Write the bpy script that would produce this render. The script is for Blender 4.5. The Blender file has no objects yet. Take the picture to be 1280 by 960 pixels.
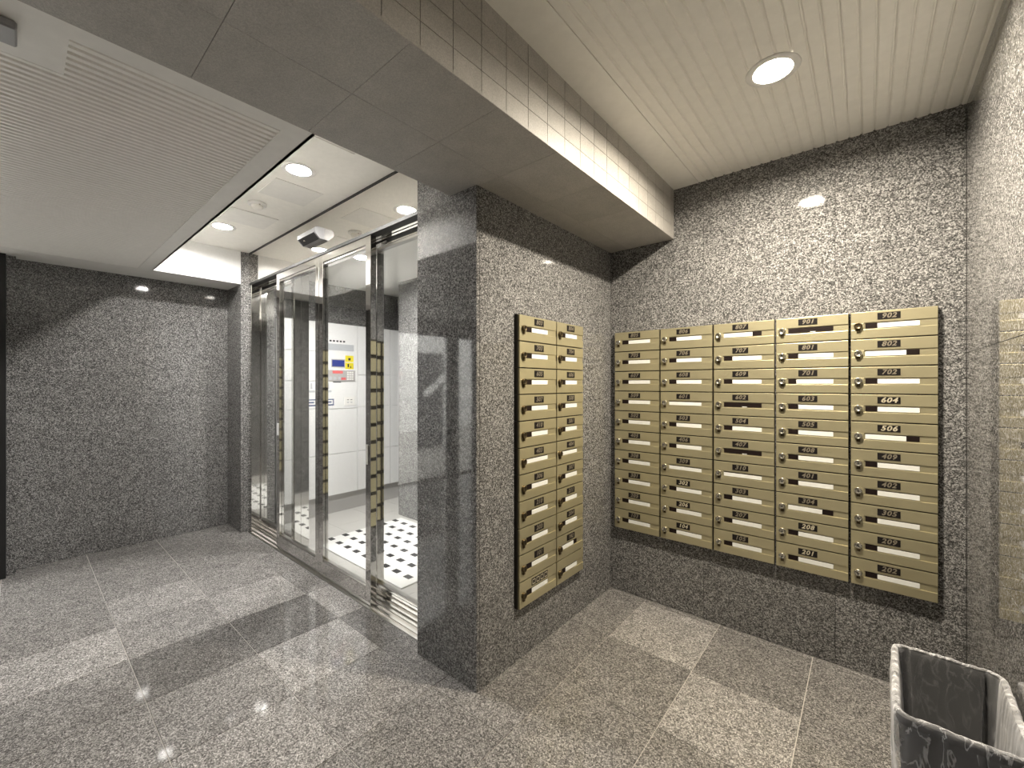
import bpy, bmesh, math, random
from mathutils import Vector
random.seed(7)
S = bpy.context.scene
COL = S.collection

# ------------------------------------------------------------------ camera
cam_d = bpy.data.cameras.new('camera')
cam_d.sensor_width = 36.0
cam_d.lens = 524.0 / 1280.0 * 36.0
cam_d.clip_start = 0.02
cam = bpy.data.objects.new('camera', cam_d)
COL.objects.link(cam)
cam.location = (0, 0, 1.35)
cam.rotation_euler = (math.pi / 2, 0, math.atan(444.0 / 524.0))
S.camera = cam

# ------------------------------------------------------------------ world, exposure
SKY_STRENGTH = 6.5
LAMP_ALCOVE = 2000.0
LAMP_RECESS = 820.0
LAMP_VESTIBULE = 1300.0
world = bpy.data.worlds.new('overcast_sky')
S.world = world
world.use_nodes = True
bg = world.node_tree.nodes['Background']
bg.inputs['Color'].default_value = (1.0, 0.985, 0.95, 1)
bg.inputs['Strength'].default_value = SKY_STRENGTH
S.view_settings.view_transform = 'Standard'
S.view_settings.look = 'None'
S.view_settings.gamma = 1.0
S.view_settings.use_curve_mapping = False
S.view_settings.exposure = 0.22
S.cycles.use_denoising = True
S.cycles.max_bounces = 14
S.cycles.diffuse_bounces = 6
S.cycles.glossy_bounces = 8
S.cycles.transparent_max_bounces = 24
S.cycles.sample_clamp_indirect = 8.0
S.cycles.blur_glossy = 0.3


# ------------------------------------------------------------------ materials
def newmat(name):
    m = bpy.data.materials.new(name)
    m.use_nodes = True
    nt = m.node_tree
    return m, nt, nt.nodes['Principled BSDF']


def plain(name, col, rough=0.5, metal=0.0, emit=None, strength=0.0, spec=0.5, bump=0.0, bscale=60.0):
    m, nt, p = newmat(name)
    p.inputs['Base Color'].default_value = (*col, 1)
    p.inputs['Roughness'].default_value = rough
    p.inputs['Metallic'].default_value = metal
    p.inputs['Specular IOR Level'].default_value = spec
    if emit:
        p.inputs['Emission Color'].default_value = (*emit, 1)
        p.inputs['Emission Strength'].default_value = strength
    # faint procedural mottling so that no surface is dead flat
    geo = nt.nodes.new('ShaderNodeNewGeometry')
    n = nt.nodes.new('ShaderNodeTexNoise')
    n.inputs['Scale'].default_value = bscale
    n.inputs['Detail'].default_value = 3
    nt.links.new(geo.outputs['Position'], n.inputs['Vector'])
    mr = nt.nodes.new('ShaderNodeMapRange')
    mr.inputs['To Min'].default_value = 0.94
    mr.inputs['To Max'].default_value = 1.06
    nt.links.new(n.outputs['Fac'], mr.inputs['Value'])
    mx = nt.nodes.new('ShaderNodeMix')
    mx.data_type = 'RGBA'
    mx.blend_type = 'MULTIPLY'
    mx.inputs[0].default_value = 1.0
    mx.inputs[6].default_value = (*col, 1)
    nt.links.new(mr.outputs['Result'], mx.inputs[7])
    nt.links.new(mx.outputs[2], p.inputs['Base Color'])
    if bump:
        b = nt.nodes.new('ShaderNodeBump')
        b.inputs['Strength'].default_value = bump
        b.inputs['Distance'].default_value = 0.002
        nt.links.new(n.outputs['Fac'], b.inputs['Height'])
        nt.links.new(b.outputs['Normal'], p.inputs['Normal'])
    return m


def granite(name, stops, scale=150.0, rough=0.1, tint=(1, 1, 1), spec=0.5, flake=0.5, cloud=0.25):
    """Speckled stone: random Voronoi grains + finer grains + soft clouding; 'tone' on the object varies a slab."""
    m, nt, p = newmat(name)
    L = nt.links.new
    geo = nt.nodes.new('ShaderNodeNewGeometry')
    oi = nt.nodes.new('ShaderNodeObjectInfo')
    off = nt.nodes.new('ShaderNodeVectorMath'); off.operation = 'SCALE'
    off.inputs[0].default_value = (3.1, 7.7, 5.3)
    L(oi.outputs['Random'], off.inputs['Scale'])
    add = nt.nodes.new('ShaderNodeVectorMath'); add.operation = 'ADD'
    L(geo.outputs['Position'], add.inputs[0]); L(off.outputs['Vector'], add.inputs[1])
    # distort so that grains are irregular
    dn = nt.nodes.new('ShaderNodeTexNoise'); dn.inputs['Scale'].default_value = scale * 0.8
    L(add.outputs['Vector'], dn.inputs['Vector'])
    ds = nt.nodes.new('ShaderNodeVectorMath'); ds.operation = 'MULTIPLY_ADD'
    ds.inputs[1].default_value = (1.4 / scale,) * 3
    L(dn.outputs['Color'], ds.inputs[0]); L(add.outputs['Vector'], ds.inputs[2])
    v1 = nt.nodes.new('ShaderNodeTexVoronoi'); v1.inputs['Scale'].default_value = scale
    v2 = nt.nodes.new('ShaderNodeTexVoronoi'); v2.inputs['Scale'].default_value = scale * 2.3
    L(ds.outputs['Vector'], v1.inputs['Vector']); L(ds.outputs['Vector'], v2.inputs['Vector'])
    s1 = nt.nodes.new('ShaderNodeSeparateColor'); s2 = nt.nodes.new('ShaderNodeSeparateColor')
    L(v1.outputs['Color'], s1.inputs['Color']); L(v2.outputs['Color'], s2.inputs['Color'])
    mixg = nt.nodes.new('ShaderNodeMix'); mixg.inputs[0].default_value = 1 - flake
    L(s1.outputs['Red'], mixg.inputs[2]); L(s2.outputs['Green'], mixg.inputs[3])
    ramp = nt.nodes.new('ShaderNodeValToRGB')
    while len(ramp.color_ramp.elements) < len(stops):
        ramp.color_ramp.elements.new(0.5)
    for e, (pos, c) in zip(ramp.color_ramp.elements, stops):
        e.position = pos
        e.color = (c * tint[0], c * tint[1], c * tint[2], 1)
    L(mixg.outputs[0], ramp.inputs['Fac'])
    cl = nt.nodes.new('ShaderNodeTexNoise'); cl.inputs['Scale'].default_value = 14; cl.inputs['Detail'].default_value = 3
    L(add.outputs['Vector'], cl.inputs['Vector'])
    mr = nt.nodes.new('ShaderNodeMapRange')
    mr.inputs['From Min'].default_value = 0.25; mr.inputs['From Max'].default_value = 0.75
    mr.inputs['To Min'].default_value = 1 - cloud; mr.inputs['To Max'].default_value = 1 + cloud
    L(cl.outputs['Fac'], mr.inputs['Value'])
    at = nt.nodes.new('ShaderNodeAttribute'); at.attribute_type = 'OBJECT'; at.attribute_name = 'tone'
    mul = nt.nodes.new('ShaderNodeMath'); mul.operation = 'MULTIPLY'
    L(mr.outputs['Result'], mul.inputs[0]); L(at.outputs['Fac'], mul.inputs[1])
    mx = nt.nodes.new('ShaderNodeMix'); mx.data_type = 'RGBA'; mx.blend_type = 'MULTIPLY'; mx.inputs[0].default_value = 1
    L(ramp.outputs['Color'], mx.inputs[6]); L(mul.outputs[0], mx.inputs[7])
    L(mx.outputs[2], p.inputs['Base Color'])
    p.inputs['Roughness'].default_value = rough
    p.inputs['Specular IOR Level'].default_value = spec
    return m


def glass_mat(name, tint=(0.985, 0.99, 0.985)):
    """Thin pane: straight transmission plus Schlick reflection."""
    m = bpy.data.materials.new(name); m.use_nodes = True
    nt = m.node_tree; nt.nodes.clear(); L = nt.links.new
    out = nt.nodes.new('ShaderNodeOutputMaterial')
    tr = nt.nodes.new('ShaderNodeBsdfTransparent'); tr.inputs['Color'].default_value = (*tint, 1)
    gl = nt.nodes.new('ShaderNodeBsdfGlossy'); gl.inputs['Roughness'].default_value = 0.0
    lw = nt.nodes.new('ShaderNodeLayerWeight'); lw.inputs['Blend'].default_value = 0.5
    pw = nt.nodes.new('ShaderNodeMath'); pw.operation = 'POWER'; pw.inputs[1].default_value = 5
    L(lw.outputs['Facing'], pw.inputs[0])
    ma = nt.nodes.new('ShaderNodeMath'); ma.operation = 'MULTIPLY_ADD'
    ma.inputs[1].default_value = 0.96; ma.inputs[2].default_value = 0.04
    L(pw.outputs[0], ma.inputs[0])
    mx = nt.nodes.new('ShaderNodeMixShader')
    L(ma.outputs[0], mx.inputs[0]); L(tr.outputs[0], mx.inputs[1]); L(gl.outputs[0], mx.inputs[2])
    L(mx.outputs[0], out.inputs['Surface'])
    return m


def liner_mat(name='polythene_liner', wrinkle_glint=0.15, film=0.012):
    """Semi-clear crumpled polythene."""
    m = bpy.data.materials.new(name); m.use_nodes = True
    nt = m.node_tree; nt.nodes.clear(); L = nt.links.new
    out = nt.nodes.new('ShaderNodeOutputMaterial')
    tr = nt.nodes.new('ShaderNodeBsdfTransparent')
    p = nt.nodes.new('ShaderNodeBsdfPrincipled')
    p.inputs['Base Color'].default_value = (0.80, 0.80, 0.83, 1)
    p.inputs['Roughness'].default_value = 0.28
    geo = nt.nodes.new('ShaderNodeNewGeometry')
    mp = nt.nodes.new('ShaderNodeMapping'); mp.inputs['Scale'].default_value = (1, 1, 0.35)
    L(geo.outputs['Position'], mp.inputs['Vector'])
    n = nt.nodes.new('ShaderNodeTexNoise'); n.inputs['Scale'].default_value = 26; n.inputs['Detail'].default_value = 6
    n.inputs['Distortion'].default_value = 1.2
    L(mp.outputs['Vector'], n.inputs['Vector'])
    b = nt.nodes.new('ShaderNodeBump'); b.inputs['Strength'].default_value = 0.9; b.inputs['Distance'].default_value = 0.01
    L(n.outputs['Fac'], b.inputs['Height']); L(b.outputs['Normal'], p.inputs['Normal'])
    # painted wrinkle highlights: more opaque white streaks around the noise's middle value
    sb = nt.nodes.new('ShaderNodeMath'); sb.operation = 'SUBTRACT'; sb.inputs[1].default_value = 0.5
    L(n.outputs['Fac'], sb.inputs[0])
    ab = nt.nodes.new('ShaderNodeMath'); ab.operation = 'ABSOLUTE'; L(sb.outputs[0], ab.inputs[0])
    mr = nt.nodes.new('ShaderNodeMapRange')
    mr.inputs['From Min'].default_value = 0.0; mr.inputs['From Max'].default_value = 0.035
    mr.inputs['To Min'].default_value = wrinkle_glint; mr.inputs['To Max'].default_value = film
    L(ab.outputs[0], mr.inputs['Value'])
    # a film seen edge-on is thicker along the ray, hence milkier
    lw = nt.nodes.new('ShaderNodeLayerWeight'); lw.inputs['Blend'].default_value = 0.5
    pw = nt.nodes.new('ShaderNodeMath'); pw.operation = 'POWER'; pw.inputs[1].default_value = 2.4
    L(lw.outputs['Facing'], pw.inputs[0])
    ad = nt.nodes.new('ShaderNodeMath'); ad.operation = 'ADD'; ad.use_clamp = True
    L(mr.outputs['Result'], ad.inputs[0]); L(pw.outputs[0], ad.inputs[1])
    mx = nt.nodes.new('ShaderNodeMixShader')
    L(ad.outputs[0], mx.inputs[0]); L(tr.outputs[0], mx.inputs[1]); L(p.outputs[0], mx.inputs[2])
    L(mx.outputs[0], out.inputs['Surface'])
    return m


def lamp_mat(name, col, strength):
    m = bpy.data.materials.new(name); m.use_nodes = True
    nt = m.node_tree; nt.nodes.clear()
    out = nt.nodes.new('ShaderNodeOutputMaterial')
    e = nt.nodes.new('ShaderNodeEmission')
    e.inputs['Color'].default_value = (*col, 1); e.inputs['Strength'].default_value = strength
    nt.links.new(e.outputs[0], out.inputs['Surface'])
    return m


M = {}
M['granite_wall'] = granite('granite_speckled', [(0.20, 0.030), (0.42, 0.090), (0.58, 0.175), (0.82, 0.44)], 190, 0.045, (1, 0.98, 0.96), cloud=0.14)
M['granite_floor'] = granite('granite_floor', [(0.15, 0.05), (0.42, 0.14), (0.60, 0.24), (0.88, 0.50)], 215, 0.055, (1, 0.955, 0.92), cloud=0.15)
M['grout'] = plain('grout', (0.46, 0.435, 0.40), 0.9)
M['joint'] = plain('stone_joint', (0.10, 0.10, 0.095), 0.9)
M['beam_tile'] = granite('beam_tile', [(0.1, 0.32), (0.5, 0.40), (0.9, 0.48)], 320, 0.45, (1, 0.95, 0.88), cloud=0.08)
M['ceiling'] = plain('ceiling_paint', (0.88, 0.86, 0.81), 0.55, bscale=30)
M['ceiling_grey'] = plain('ceiling_board', (0.80, 0.785, 0.75), 0.5, bscale=25, bump=0.2)
M['slat'] = plain('aluminium_slat', (0.88, 0.865, 0.83), 0.4, bscale=40)
M['slat_gap'] = plain('slat_backing', (0.88, 0.865, 0.83), 0.5)
M['white_panel'] = plain('white_panel', (0.86, 0.86, 0.86), 0.25)
M['white_paint'] = plain('white_paint', (0.86, 0.85, 0.82), 0.5)
M['steel'] = plain('mirror_stainless', (0.72, 0.71, 0.69), 0.05, 1.0)
M['steel_mirror'] = plain('polished_transom_steel', (0.80, 0.78, 0.74), 0.025, 1.0)
M['steel_brushed'] = plain('brushed_stainless', (0.50, 0.485, 0.46), 0.3, 1.0)
M['dark_gap'] = plain('black_rubber', (0.012, 0.012, 0.012), 0.6)
M['gold'] = plain('champagne_aluminium', (0.545, 0.49, 0.315), 0.38, 0.7, bscale=18)
M['gold_edge'] = plain('champagne_edge', (0.68, 0.61, 0.41), 0.3, 0.5)
M['case'] = plain('bronze_case', (0.022, 0.018, 0.012), 0.5, 0.2)
M['plate'] = plain('number_plate_black', (0.012, 0.010, 0.010), 0.5, spec=0.2)
M['numeral'] = plain('numeral_gold', (0.60, 0.54, 0.40), 0.4, 0.3)
M['numeral_dim'] = plain('numeral_dark_gold', (0.22, 0.19, 0.14), 0.5, 0.2)  # darker gold, for all numerals but the few bright ones
M['slot'] = plain('slot_dark', (0.012, 0.007, 0.006), 0.5, spec=0.2)
M['card'] = plain('name_card_paper', (0.80, 0.80, 0.76), 0.6)
M['chrome'] = plain('lock_chrome', (0.70, 0.67, 0.58), 0.22, 1.0)
M['bronze'] = plain('lock_bronze', (0.10, 0.075, 0.04), 0.35, 0.8)
M['black'] = plain('black_plastic', (0.012, 0.012, 0.013), 0.35)
M['bin'] = plain('bin_dark_grey', (0.007, 0.007, 0.008), 0.5, spec=0.3)
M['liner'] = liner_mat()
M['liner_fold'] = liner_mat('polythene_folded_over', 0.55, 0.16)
M['glass'] = glass_mat('clear_glass')
M['lamp_warm'] = lamp_mat('lamp_warm', (1.0, 0.90, 0.74), LAMP_ALCOVE)
M['lamp_white'] = lamp_mat('lamp_white', (1.0, 0.965, 0.91), LAMP_RECESS)
M['lamp_hall'] = lamp_mat('lamp_hall', (1.0, 0.975, 0.94), LAMP_VESTIBULE)
M['lamp_ring'] = plain('lamp_ring', (0.80, 0.79, 0.77), 0.4)
M['reflector'] = plain('lamp_reflector', (0.8, 0.8, 0.8), 0.2, 0.9)
M['sensor_grey'] = plain('sensor_grey', (0.30, 0.30, 0.31), 0.4)
M['vest_floor'] = plain('vestibule_floor_tile', (0.50, 0.49, 0.47), 0.3)
M['mat_white'] = plain('mat_white', (0.80, 0.80, 0.79), 0.8, bump=0.4, bscale=300)
M['mat_black'] = plain('mat_black', (0.018, 0.018, 0.020), 0.8)
M['blue_screen'] = plain('screen_blue', (0.02, 0.03, 0.16), 0.2, emit=(0.03, 0.05, 0.30), strength=0.4)
M['yellow'] = plain('sticker_yellow', (0.85, 0.72, 0.03), 0.5)
M['red'] = plain('sticker_red', (0.80, 0.16, 0.16), 0.5)
M['panel_grey'] = plain('control_grey', (0.45, 0.44, 0.43), 0.4)
M['ink'] = plain('print_black', (0.02, 0.02, 0.025), 0.5)
M['ink_blue'] = plain('print_blue', (0.05, 0.08, 0.20), 0.5)
M['print_grey'] = plain('print_grey', (0.50, 0.52, 0.55), 0.5)
M['concrete'] = plain('pavement_concrete', (0.38, 0.37, 0.35), 0.8)
M['outside_white'] = plain('outside_white_wall', (0.85, 0.85, 0.84), 0.7)
M['outside_dark'] = plain('outside_dark_wall', (0.10, 0.10, 0.105), 0.6)
M['frame_dark'] = plain('entrance_frame_dark', (0.02, 0.02, 0.02), 0.4, 0.3)


# ------------------------------------------------------------------ helpers
_cache = {}


def finish(o, mat=None, parent=None):
    COL.objects.link(o)
    if mat is not None and o.type == 'MESH' and not o.data.materials:
        o.data.materials.append(M[mat] if isinstance(mat, str) else mat)
    if parent is not None:
        o.parent = parent
    return o


def box_mesh(sx, sy, sz, mat, bevel=0.0):
    key = ('box', round(sx, 5), round(sy, 5), round(sz, 5), mat, round(bevel, 5))
    if key in _cache:
        return _cache[key]
    bm = bmesh.new()
    bmesh.ops.create_cube(bm, size=1.0)
    bmesh.ops.scale(bm, vec=(sx, sy, sz), verts=bm.verts)
    if bevel:
        bmesh.ops.bevel(bm, geom=list(bm.edges), offset=bevel, segments=1, affect='EDGES', profile=0.5)
    me = bpy.data.meshes.new('block')
    bm.to_mesh(me); bm.free()
    me.materials.append(M[mat])
    _cache[key] = me
    return me


def bx(name, lo, hi, mat, parent=None, bevel=0.0):
    """Box from corner to corner (in the parent's space); origin at its centre."""
    s = [max(b - a, 1e-5) for a, b in zip(lo, hi)]
    o = bpy.data.objects.new(name, box_mesh(s[0], s[1], s[2], mat, bevel))
    o.location = [(a + b) / 2 for a, b in zip(lo, hi)]
    return finish(o, None, parent)


def boxes_mesh(name, boxes, mat):
    bm = bmesh.new()
    for lo, hi in boxes:
        r = bmesh.ops.create_cube(bm, size=1.0)
        bmesh.ops.scale(bm, vec=[b - a for a, b in zip(lo, hi)], verts=r['verts'])
        bmesh.ops.translate(bm, vec=[(a + b) / 2 for a, b in zip(lo, hi)], verts=r['verts'])
    me = bpy.data.meshes.new(name)
    bm.to_mesh(me); bm.free()
    me.materials.append(M[mat])
    return me


def multi(name, boxes, mat, parent=None):
    return finish(bpy.data.objects.new(name, boxes_mesh(name, boxes, mat)), None, parent)


def lathe_mesh(name, prof, mat, seg=32, axis='Z', smooth=True):
    """prof: list of (radius, height)."""
    bm = bmesh.new()
    rings = []
    for r, z in prof:
        if r < 1e-6:
            v = bm.verts.new((0, 0, z)); rings.append([v]); continue
        rings.append([bm.verts.new((r * math.cos(2 * math.pi * k / seg), r * math.sin(2 * math.pi * k / seg), z)) for k in range(seg)])
    for a, b in zip(rings, rings[1:]):
        if len(a) == 1 and len(b) == 1:
            continue
        for k in range(seg):
            k2 = (k + 1) % seg
            if len(a) == 1:
                bm.faces.new((a[0], b[k2], b[k]))
            elif len(b) == 1:
                bm.faces.new((a[k], a[k2], b[0]))
            else:
                bm.faces.new((a[k], a[k2], b[k2], b[k]))
    bmesh.ops.recalc_face_normals(bm, faces=bm.faces)
    if axis == 'Y':  # profile height runs towards -Y
        bmesh.ops.rotate(bm, verts=bm.verts, cent=(0, 0, 0), matrix=__import__('mathutils').Matrix.Rotation(math.pi / 2, 3, 'X'))
    me = bpy.data.meshes.new(name)
    bm.to_mesh(me); bm.free()
    if smooth:
        for f in me.polygons:
            f.use_smooth = True
    me.materials.append(M[mat])
    return me


def put(name, me, loc=(0, 0, 0), parent=None, rz=0.0):
    o = bpy.data.objects.new(name, me)
    o.location = loc
    o.rotation_euler = (0, 0, rz)
    return finish(o, None, parent)


def thing(name, label, cat, loc=(0, 0, 0), rz=0.0, group=None):
    o = bpy.data.objects.new(name, None)
    o.empty_display_size = 0.05
    o.location = loc
    o.rotation_euler = (0, 0, rz)
    COL.objects.link(o)
    return tag(o, label, cat, group)


def tag(o, label, cat, group=None, kind=None):
    o['label'] = label
    o['category'] = cat
    if group:
        o['group'] = group
    if kind:
        o['kind'] = kind
    return o


def struct(name, lo, hi, mat, label, cat, bevel=0.0):
    return tag(bx(name, lo, hi, mat, None, bevel), label, cat, None, 'structure')


def child_box(name, lo, hi, mat, parent, bevel=0.0, tone=None):
    """World-space box parented to an unrotated, unscaled parent."""
    p = parent.location
    o = bx(name, [a - b for a, b in zip(lo, p)], [a - b for a, b in zip(hi, p)], mat, parent, bevel)
    if tone is not None:
        o['tone'] = tone
    return o


def slabs(parent, axis, plane, sign, us, zs, mat, th=0.02, gap=0.0015, name='granite_slab', tone=1.0, bevel=0.0006):
    """Stone facing on a vertical plane: axis 0 -> x=plane, axis 1 -> y=plane; sign = outward direction."""
    for u0, u1 in zip(us, us[1:]):
        for z0, z1 in zip(zs, zs[1:]):
            a, b = (plane - th, plane) if sign > 0 else (plane, plane + th)
            if axis == 0:
                lo, hi = (a, u0 + gap / 2, z0 + gap / 2), (b, u1 - gap / 2, z1 - gap / 2)
            else:
                lo, hi = (u0 + gap / 2, a, z0 + gap / 2), (u1 - gap / 2, b, z1 - gap / 2)
            child_box(name, lo, hi, mat, parent, bevel, tone * random.uniform(0.95, 1.05))


# ------------------------------------------------------------------ key dimensions (metres)
W1, W2 = -1.30, 2.55          # mailbox walls: x = W1 and y = W2
WR, WL = 0.315, -4.70         # side walls
PX0, PY0 = -1.719, 1.295      # pillar front-left corner
ZR, ZL, ZC = 2.515, 2.255, 2.55   # ceilings: alcove, lobby, recess
ZB, BX0, BX1 = 2.22, -1.47, -0.886  # beam
YD = 1.38                     # door plane
YE = -2.10                    # wall closing the lobby behind the viewer
YB = -0.75                    # wall behind the alcove

# ------------------------------------------------------------------ floor
floor = struct('floor', (-4.75, YE - 0.05, -0.08), (WR + 0.05, W2 + 0.05, -0.0025), 'grout',
               'polished speckled granite tile floor of the lobby', 'floor')
xs = [-1.055 + 0.425 * k for k in range(-8, 4)]
xs = [WL + 0.001] + [x for x in xs if WL + 0.02 < x < WR - 0.02] + [WR - 0.001]
ys = [YE, -1.77, -1.345, -0.92, -0.497, -0.072, 0.353, 0.777, 1.201, 1.626, 2.05, 2.51, W2]
tone = {}
def T(x, y, v): tone[(round(x, 2), round(y, 2))] = v
for ix, x0 in enumerate(xs[:-1]):
    for iy, y0 in enumerate(ys[:-1]):
        x1, y1 = xs[ix + 1], ys[iy + 1]
        cx, cy = (x0 + x1) / 2, (y0 + y1) / 2
        t = random.uniform(0.78, 0.98)
        for (ax, ay, v) in ((-2.54, .56, .50), (-2.54, .99, .46), (-2.97, .14, 1.3), (-3.39, .56, 1.2), (-2.97, .56, .98), (-2.97, .99, 1.25),
                            (-2.11, .99, 1.28), (-1.69, .99, .92), (-2.11, .56, .85), (-1.69, .56, 1.15), (-2.11, 1.3, .52), (-2.54, 1.3, 1.15),
                            (-1.69, 1.3, .75), (-1.27, .99, .72), (-0.84, 2.28, 1.35), (-0.42, 1.84, 1.28), (-0.84, 1.84, .80), (-0.42, 2.28, .75),
                            (0.0, 1.84, .82), (0.0, 2.28, .8), (-1.27, 1.3, .72), (-1.27, 1.41, .78), (-1.27, 1.84, .74), (-1.27, 2.28, .82),
                            (-0.84, 1.41, .8), (-1.27, .56, .7), (-3.39, .99, .95), (-3.82, .56, .88), (-2.54, .14, .85), (-2.11, .14, .95)):
            if abs(cx - ax) < .2 and abs(cy - ay) < .16:
                t = v
        t = 0.95 + (t - 0.95) * 0.75
        # the floor stops where the pillar and the mailbox wall stand
        if cx < W1 and y0 > YD:
            continue
        if cx > BX0 and y1 < YB:
            continue
        if y0 < YD < y1 and cx < W1:
            y1 = YD - 0.02
        g = 0.0030
        child_box('floor_tile', (x0 + g / 2, y0 + g / 2, -0.012), (x1 - g / 2, y1 - g / 2, 0.0), 'granite_floor', floor, 0.0, t)

# ------------------------------------------------------------------ mailbox wall (x = W1) with its polished pillar end
ZTOP = 2.60
wall_mid = tag(thing('wall_pillar', 'dark polished granite pillar end and speckled mailbox wall beside the glass doors', 'wall',
                     ((PX0 + W1) / 2, (PY0 + W2) / 2, 0)), 'dark polished granite pillar end and speckled mailbox wall beside the glass doors', 'wall', None, 'structure')
MB_Y0, MB_Y1, MB_Z0, MB_Z1 = 1.551, 2.150, 0.262, 1.690
x0, x1 = PX0 + 0.021, W1 - 0.021
child_box('core', (x0, PY0 + 0.021, 0), (x1, MB_Y0, ZTOP), 'joint', wall_mid)
child_box('core', (x0, MB_Y1, 0), (x1, W2, ZTOP), 'joint', wall_mid)
child_box('core', (x0, MB_Y0, 0), (x1, MB_Y1, MB_Z0), 'joint', wall_mid)
child_box('core', (x0, MB_Y0, MB_Z1), (x1, MB_Y1, ZTOP), 'joint', wall_mid)
slabs(wall_mid, 1, PY0, -1, [PX0, W1], [0, 1.352, 2.30, ZTOP], 'granite_wall')
for (ya, yb, za, zb) in ((PY0 + 0.021, MB_Y0, 0, 0.74), (PY0 + 0.021, MB_Y0, 0.74, 1.48), (PY0 + 0.021, MB_Y0, 1.48, 2.30),
                         (MB_Y1, W2, 0, 0.74), (MB_Y1, W2, 0.74, 1.48), (MB_Y1, W2, 1.48, 2.30),
                         (MB_Y0, MB_Y1, 0, MB_Z0), (MB_Y0, MB_Y1, MB_Z1, 2.30)):
    for plane, sg in ((W1, 1), (PX0, -1)):
        slabs(wall_mid, 0, plane, sg, [ya, yb], [za, zb], 'granite_wall', gap=0.0006)

# ------------------------------------------------------------------ back wall (y = W2), right wall, left wall
wall_back = struct('wall_back', (W1 - 0.02, W2 + 0.021, 0), (WR + 0.06, W2 + 0.12, ZTOP), 'joint',
                   'speckled grey granite wall carrying the five-column mailbox bank', 'wall')
slabs(wall_back, 1, W2, -1, [W1, -0.718, -0.118, WR], [0, 0.74, 1.48, 2.219, ZTOP], 'granite_wall')
wall_right = struct('wall_right', (WR + 0.021, YB, 0), (WR + 0.10, W2 + 0.02, ZTOP), 'joint',
                    'polished granite side wall next to the waste bin', 'wall')
slabs(wall_right, 0, WR, -1, [YB, -0.05, 0.55, 1.15, 1.85, W2], [0, 0.74, 1.48, 2.219, ZTOP], 'granite_wall')
wall_left = struct('wall_left', (WL - 0.10, -0.02, 0), (WL - 0.021, 1.36, ZTOP), 'joint',
                   'dark grey polished granite wall at the far side of the lobby', 'wall')
slabs(wall_left, 0, WL, 1, [-0.02, 0.70, 1.31], [0, 1.15, 2.30], 'granite_wall', gap=0.001)
wall_rear = struct('wall_rear', (BX1, YB - 0.10, 0), (WR + 0.10, YB - 0.021, ZTOP), 'joint',
                   'granite wall closing the mailbox alcove opposite the five-column bank', 'wall')
slabs(wall_rear, 1, YB, 1, [BX1, -0.3, WR], [0, 0.74, 1.48, 2.219, ZTOP], 'granite_wall')
wall_entry = struct('wall_entrance', (BX0 + 0.021, YE - 0.05, 0), (BX1 - 0.021, YB - 0.1, ZB + 0.05), 'joint',
                    'granite pier under the beam between the lobby and the alcove', 'wall')
slabs(wall_entry, 0, BX0, -1, [YE, YB - 0.08], [0, 1.1, ZB], 'granite_wall')
slabs(wall_entry, 1, YB - 0.08, 1, [BX0, BX1], [0, 1.1, ZB], 'granite_wall')
wall_lobby = struct('wall_lobby', (WL - 0.10, YE - 0.10, 0), (BX0 + 0.05, YE - 0.021, ZTOP), 'joint',
                    'granite wall closing the lobby opposite the glass doors', 'wall')
slabs(wall_lobby, 1, YE, 1, [WL, -3.9, -3.1, -2.3, BX0], [0, 1.15, 2.30], 'granite_wall')

# left jamb of the glass doors
jamb = struct('wall_jamb', (WL - 0.05, 1.331, 0), (-4.351, 1.60, ZTOP), 'joint',
              'dark granite jamb between the far wall and the glass doors', 'wall')
slabs(jamb, 1, 1.31, -1, [WL, -4.33], [0, 1.15, ZTOP], 'granite_wall')
slabs(jamb, 0, -4.33, 1, [1.331, 1.60], [0, 1.15, ZTOP], 'granite_wall', gap=0.0005)

# ------------------------------------------------------------------ beam
beam = struct('wall_beam', (BX0 + 0.012, YE - 0.05, ZB + 0.012), (BX1 - 0.012, W2 + 0.02, 2.60), 'joint',
              'tiled ceiling beam running over the pillar and mailbox wall', 'beam')
yj = [0.563 + 0.1137 * k for k in range(-12, 19)]
yj = [y for y in yj if YB < y < W2 - 0.01]
yj = [YB] + yj + [W2]
zj = [ZB, 2.294, 2.368, 2.442, ZR + 0.02]
for a, b in zip(yj, yj[1:]):
    for c, d in zip(zj, zj[1:]):
        child_box('beam_tile', (BX1 - 0.012, a + 0.0012, c + 0.001), (BX1, b - 0.0012, d - 0.001), 'beam_tile', beam, 0.0, random.uniform(0.95, 1.05))
yb_ = [-2.01, -1.67, -1.34, -1.01, -0.677, -0.345, -0.012, 0.319, 0.648, 0.979, 1.31, 1.64, 1.97, 2.30]
yb_ = [YE] + yb_ + [W2]
xb = [BX0, -1.178, BX1]
for a, b in zip(yb_, yb_[1:]):
    for c, d in zip(xb, xb[1:]):
        child_box('soffit_tile', (c + 0.0006, a + 0.0006, ZB), (d - 0.0006, b - 0.0006, ZB + 0.012), 'beam_tile', beam, 0.0, random.uniform(0.95, 1.05))
for a, b in zip(yb_, yb_[1:]):
    child_box('soffit_tile', (BX0, a + 0.001, ZB + 0.012), (BX0 + 0.012, b - 0.001, 2.60), 'beam_tile', beam, 0.0, random.uniform(0.95, 1.05))


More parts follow.
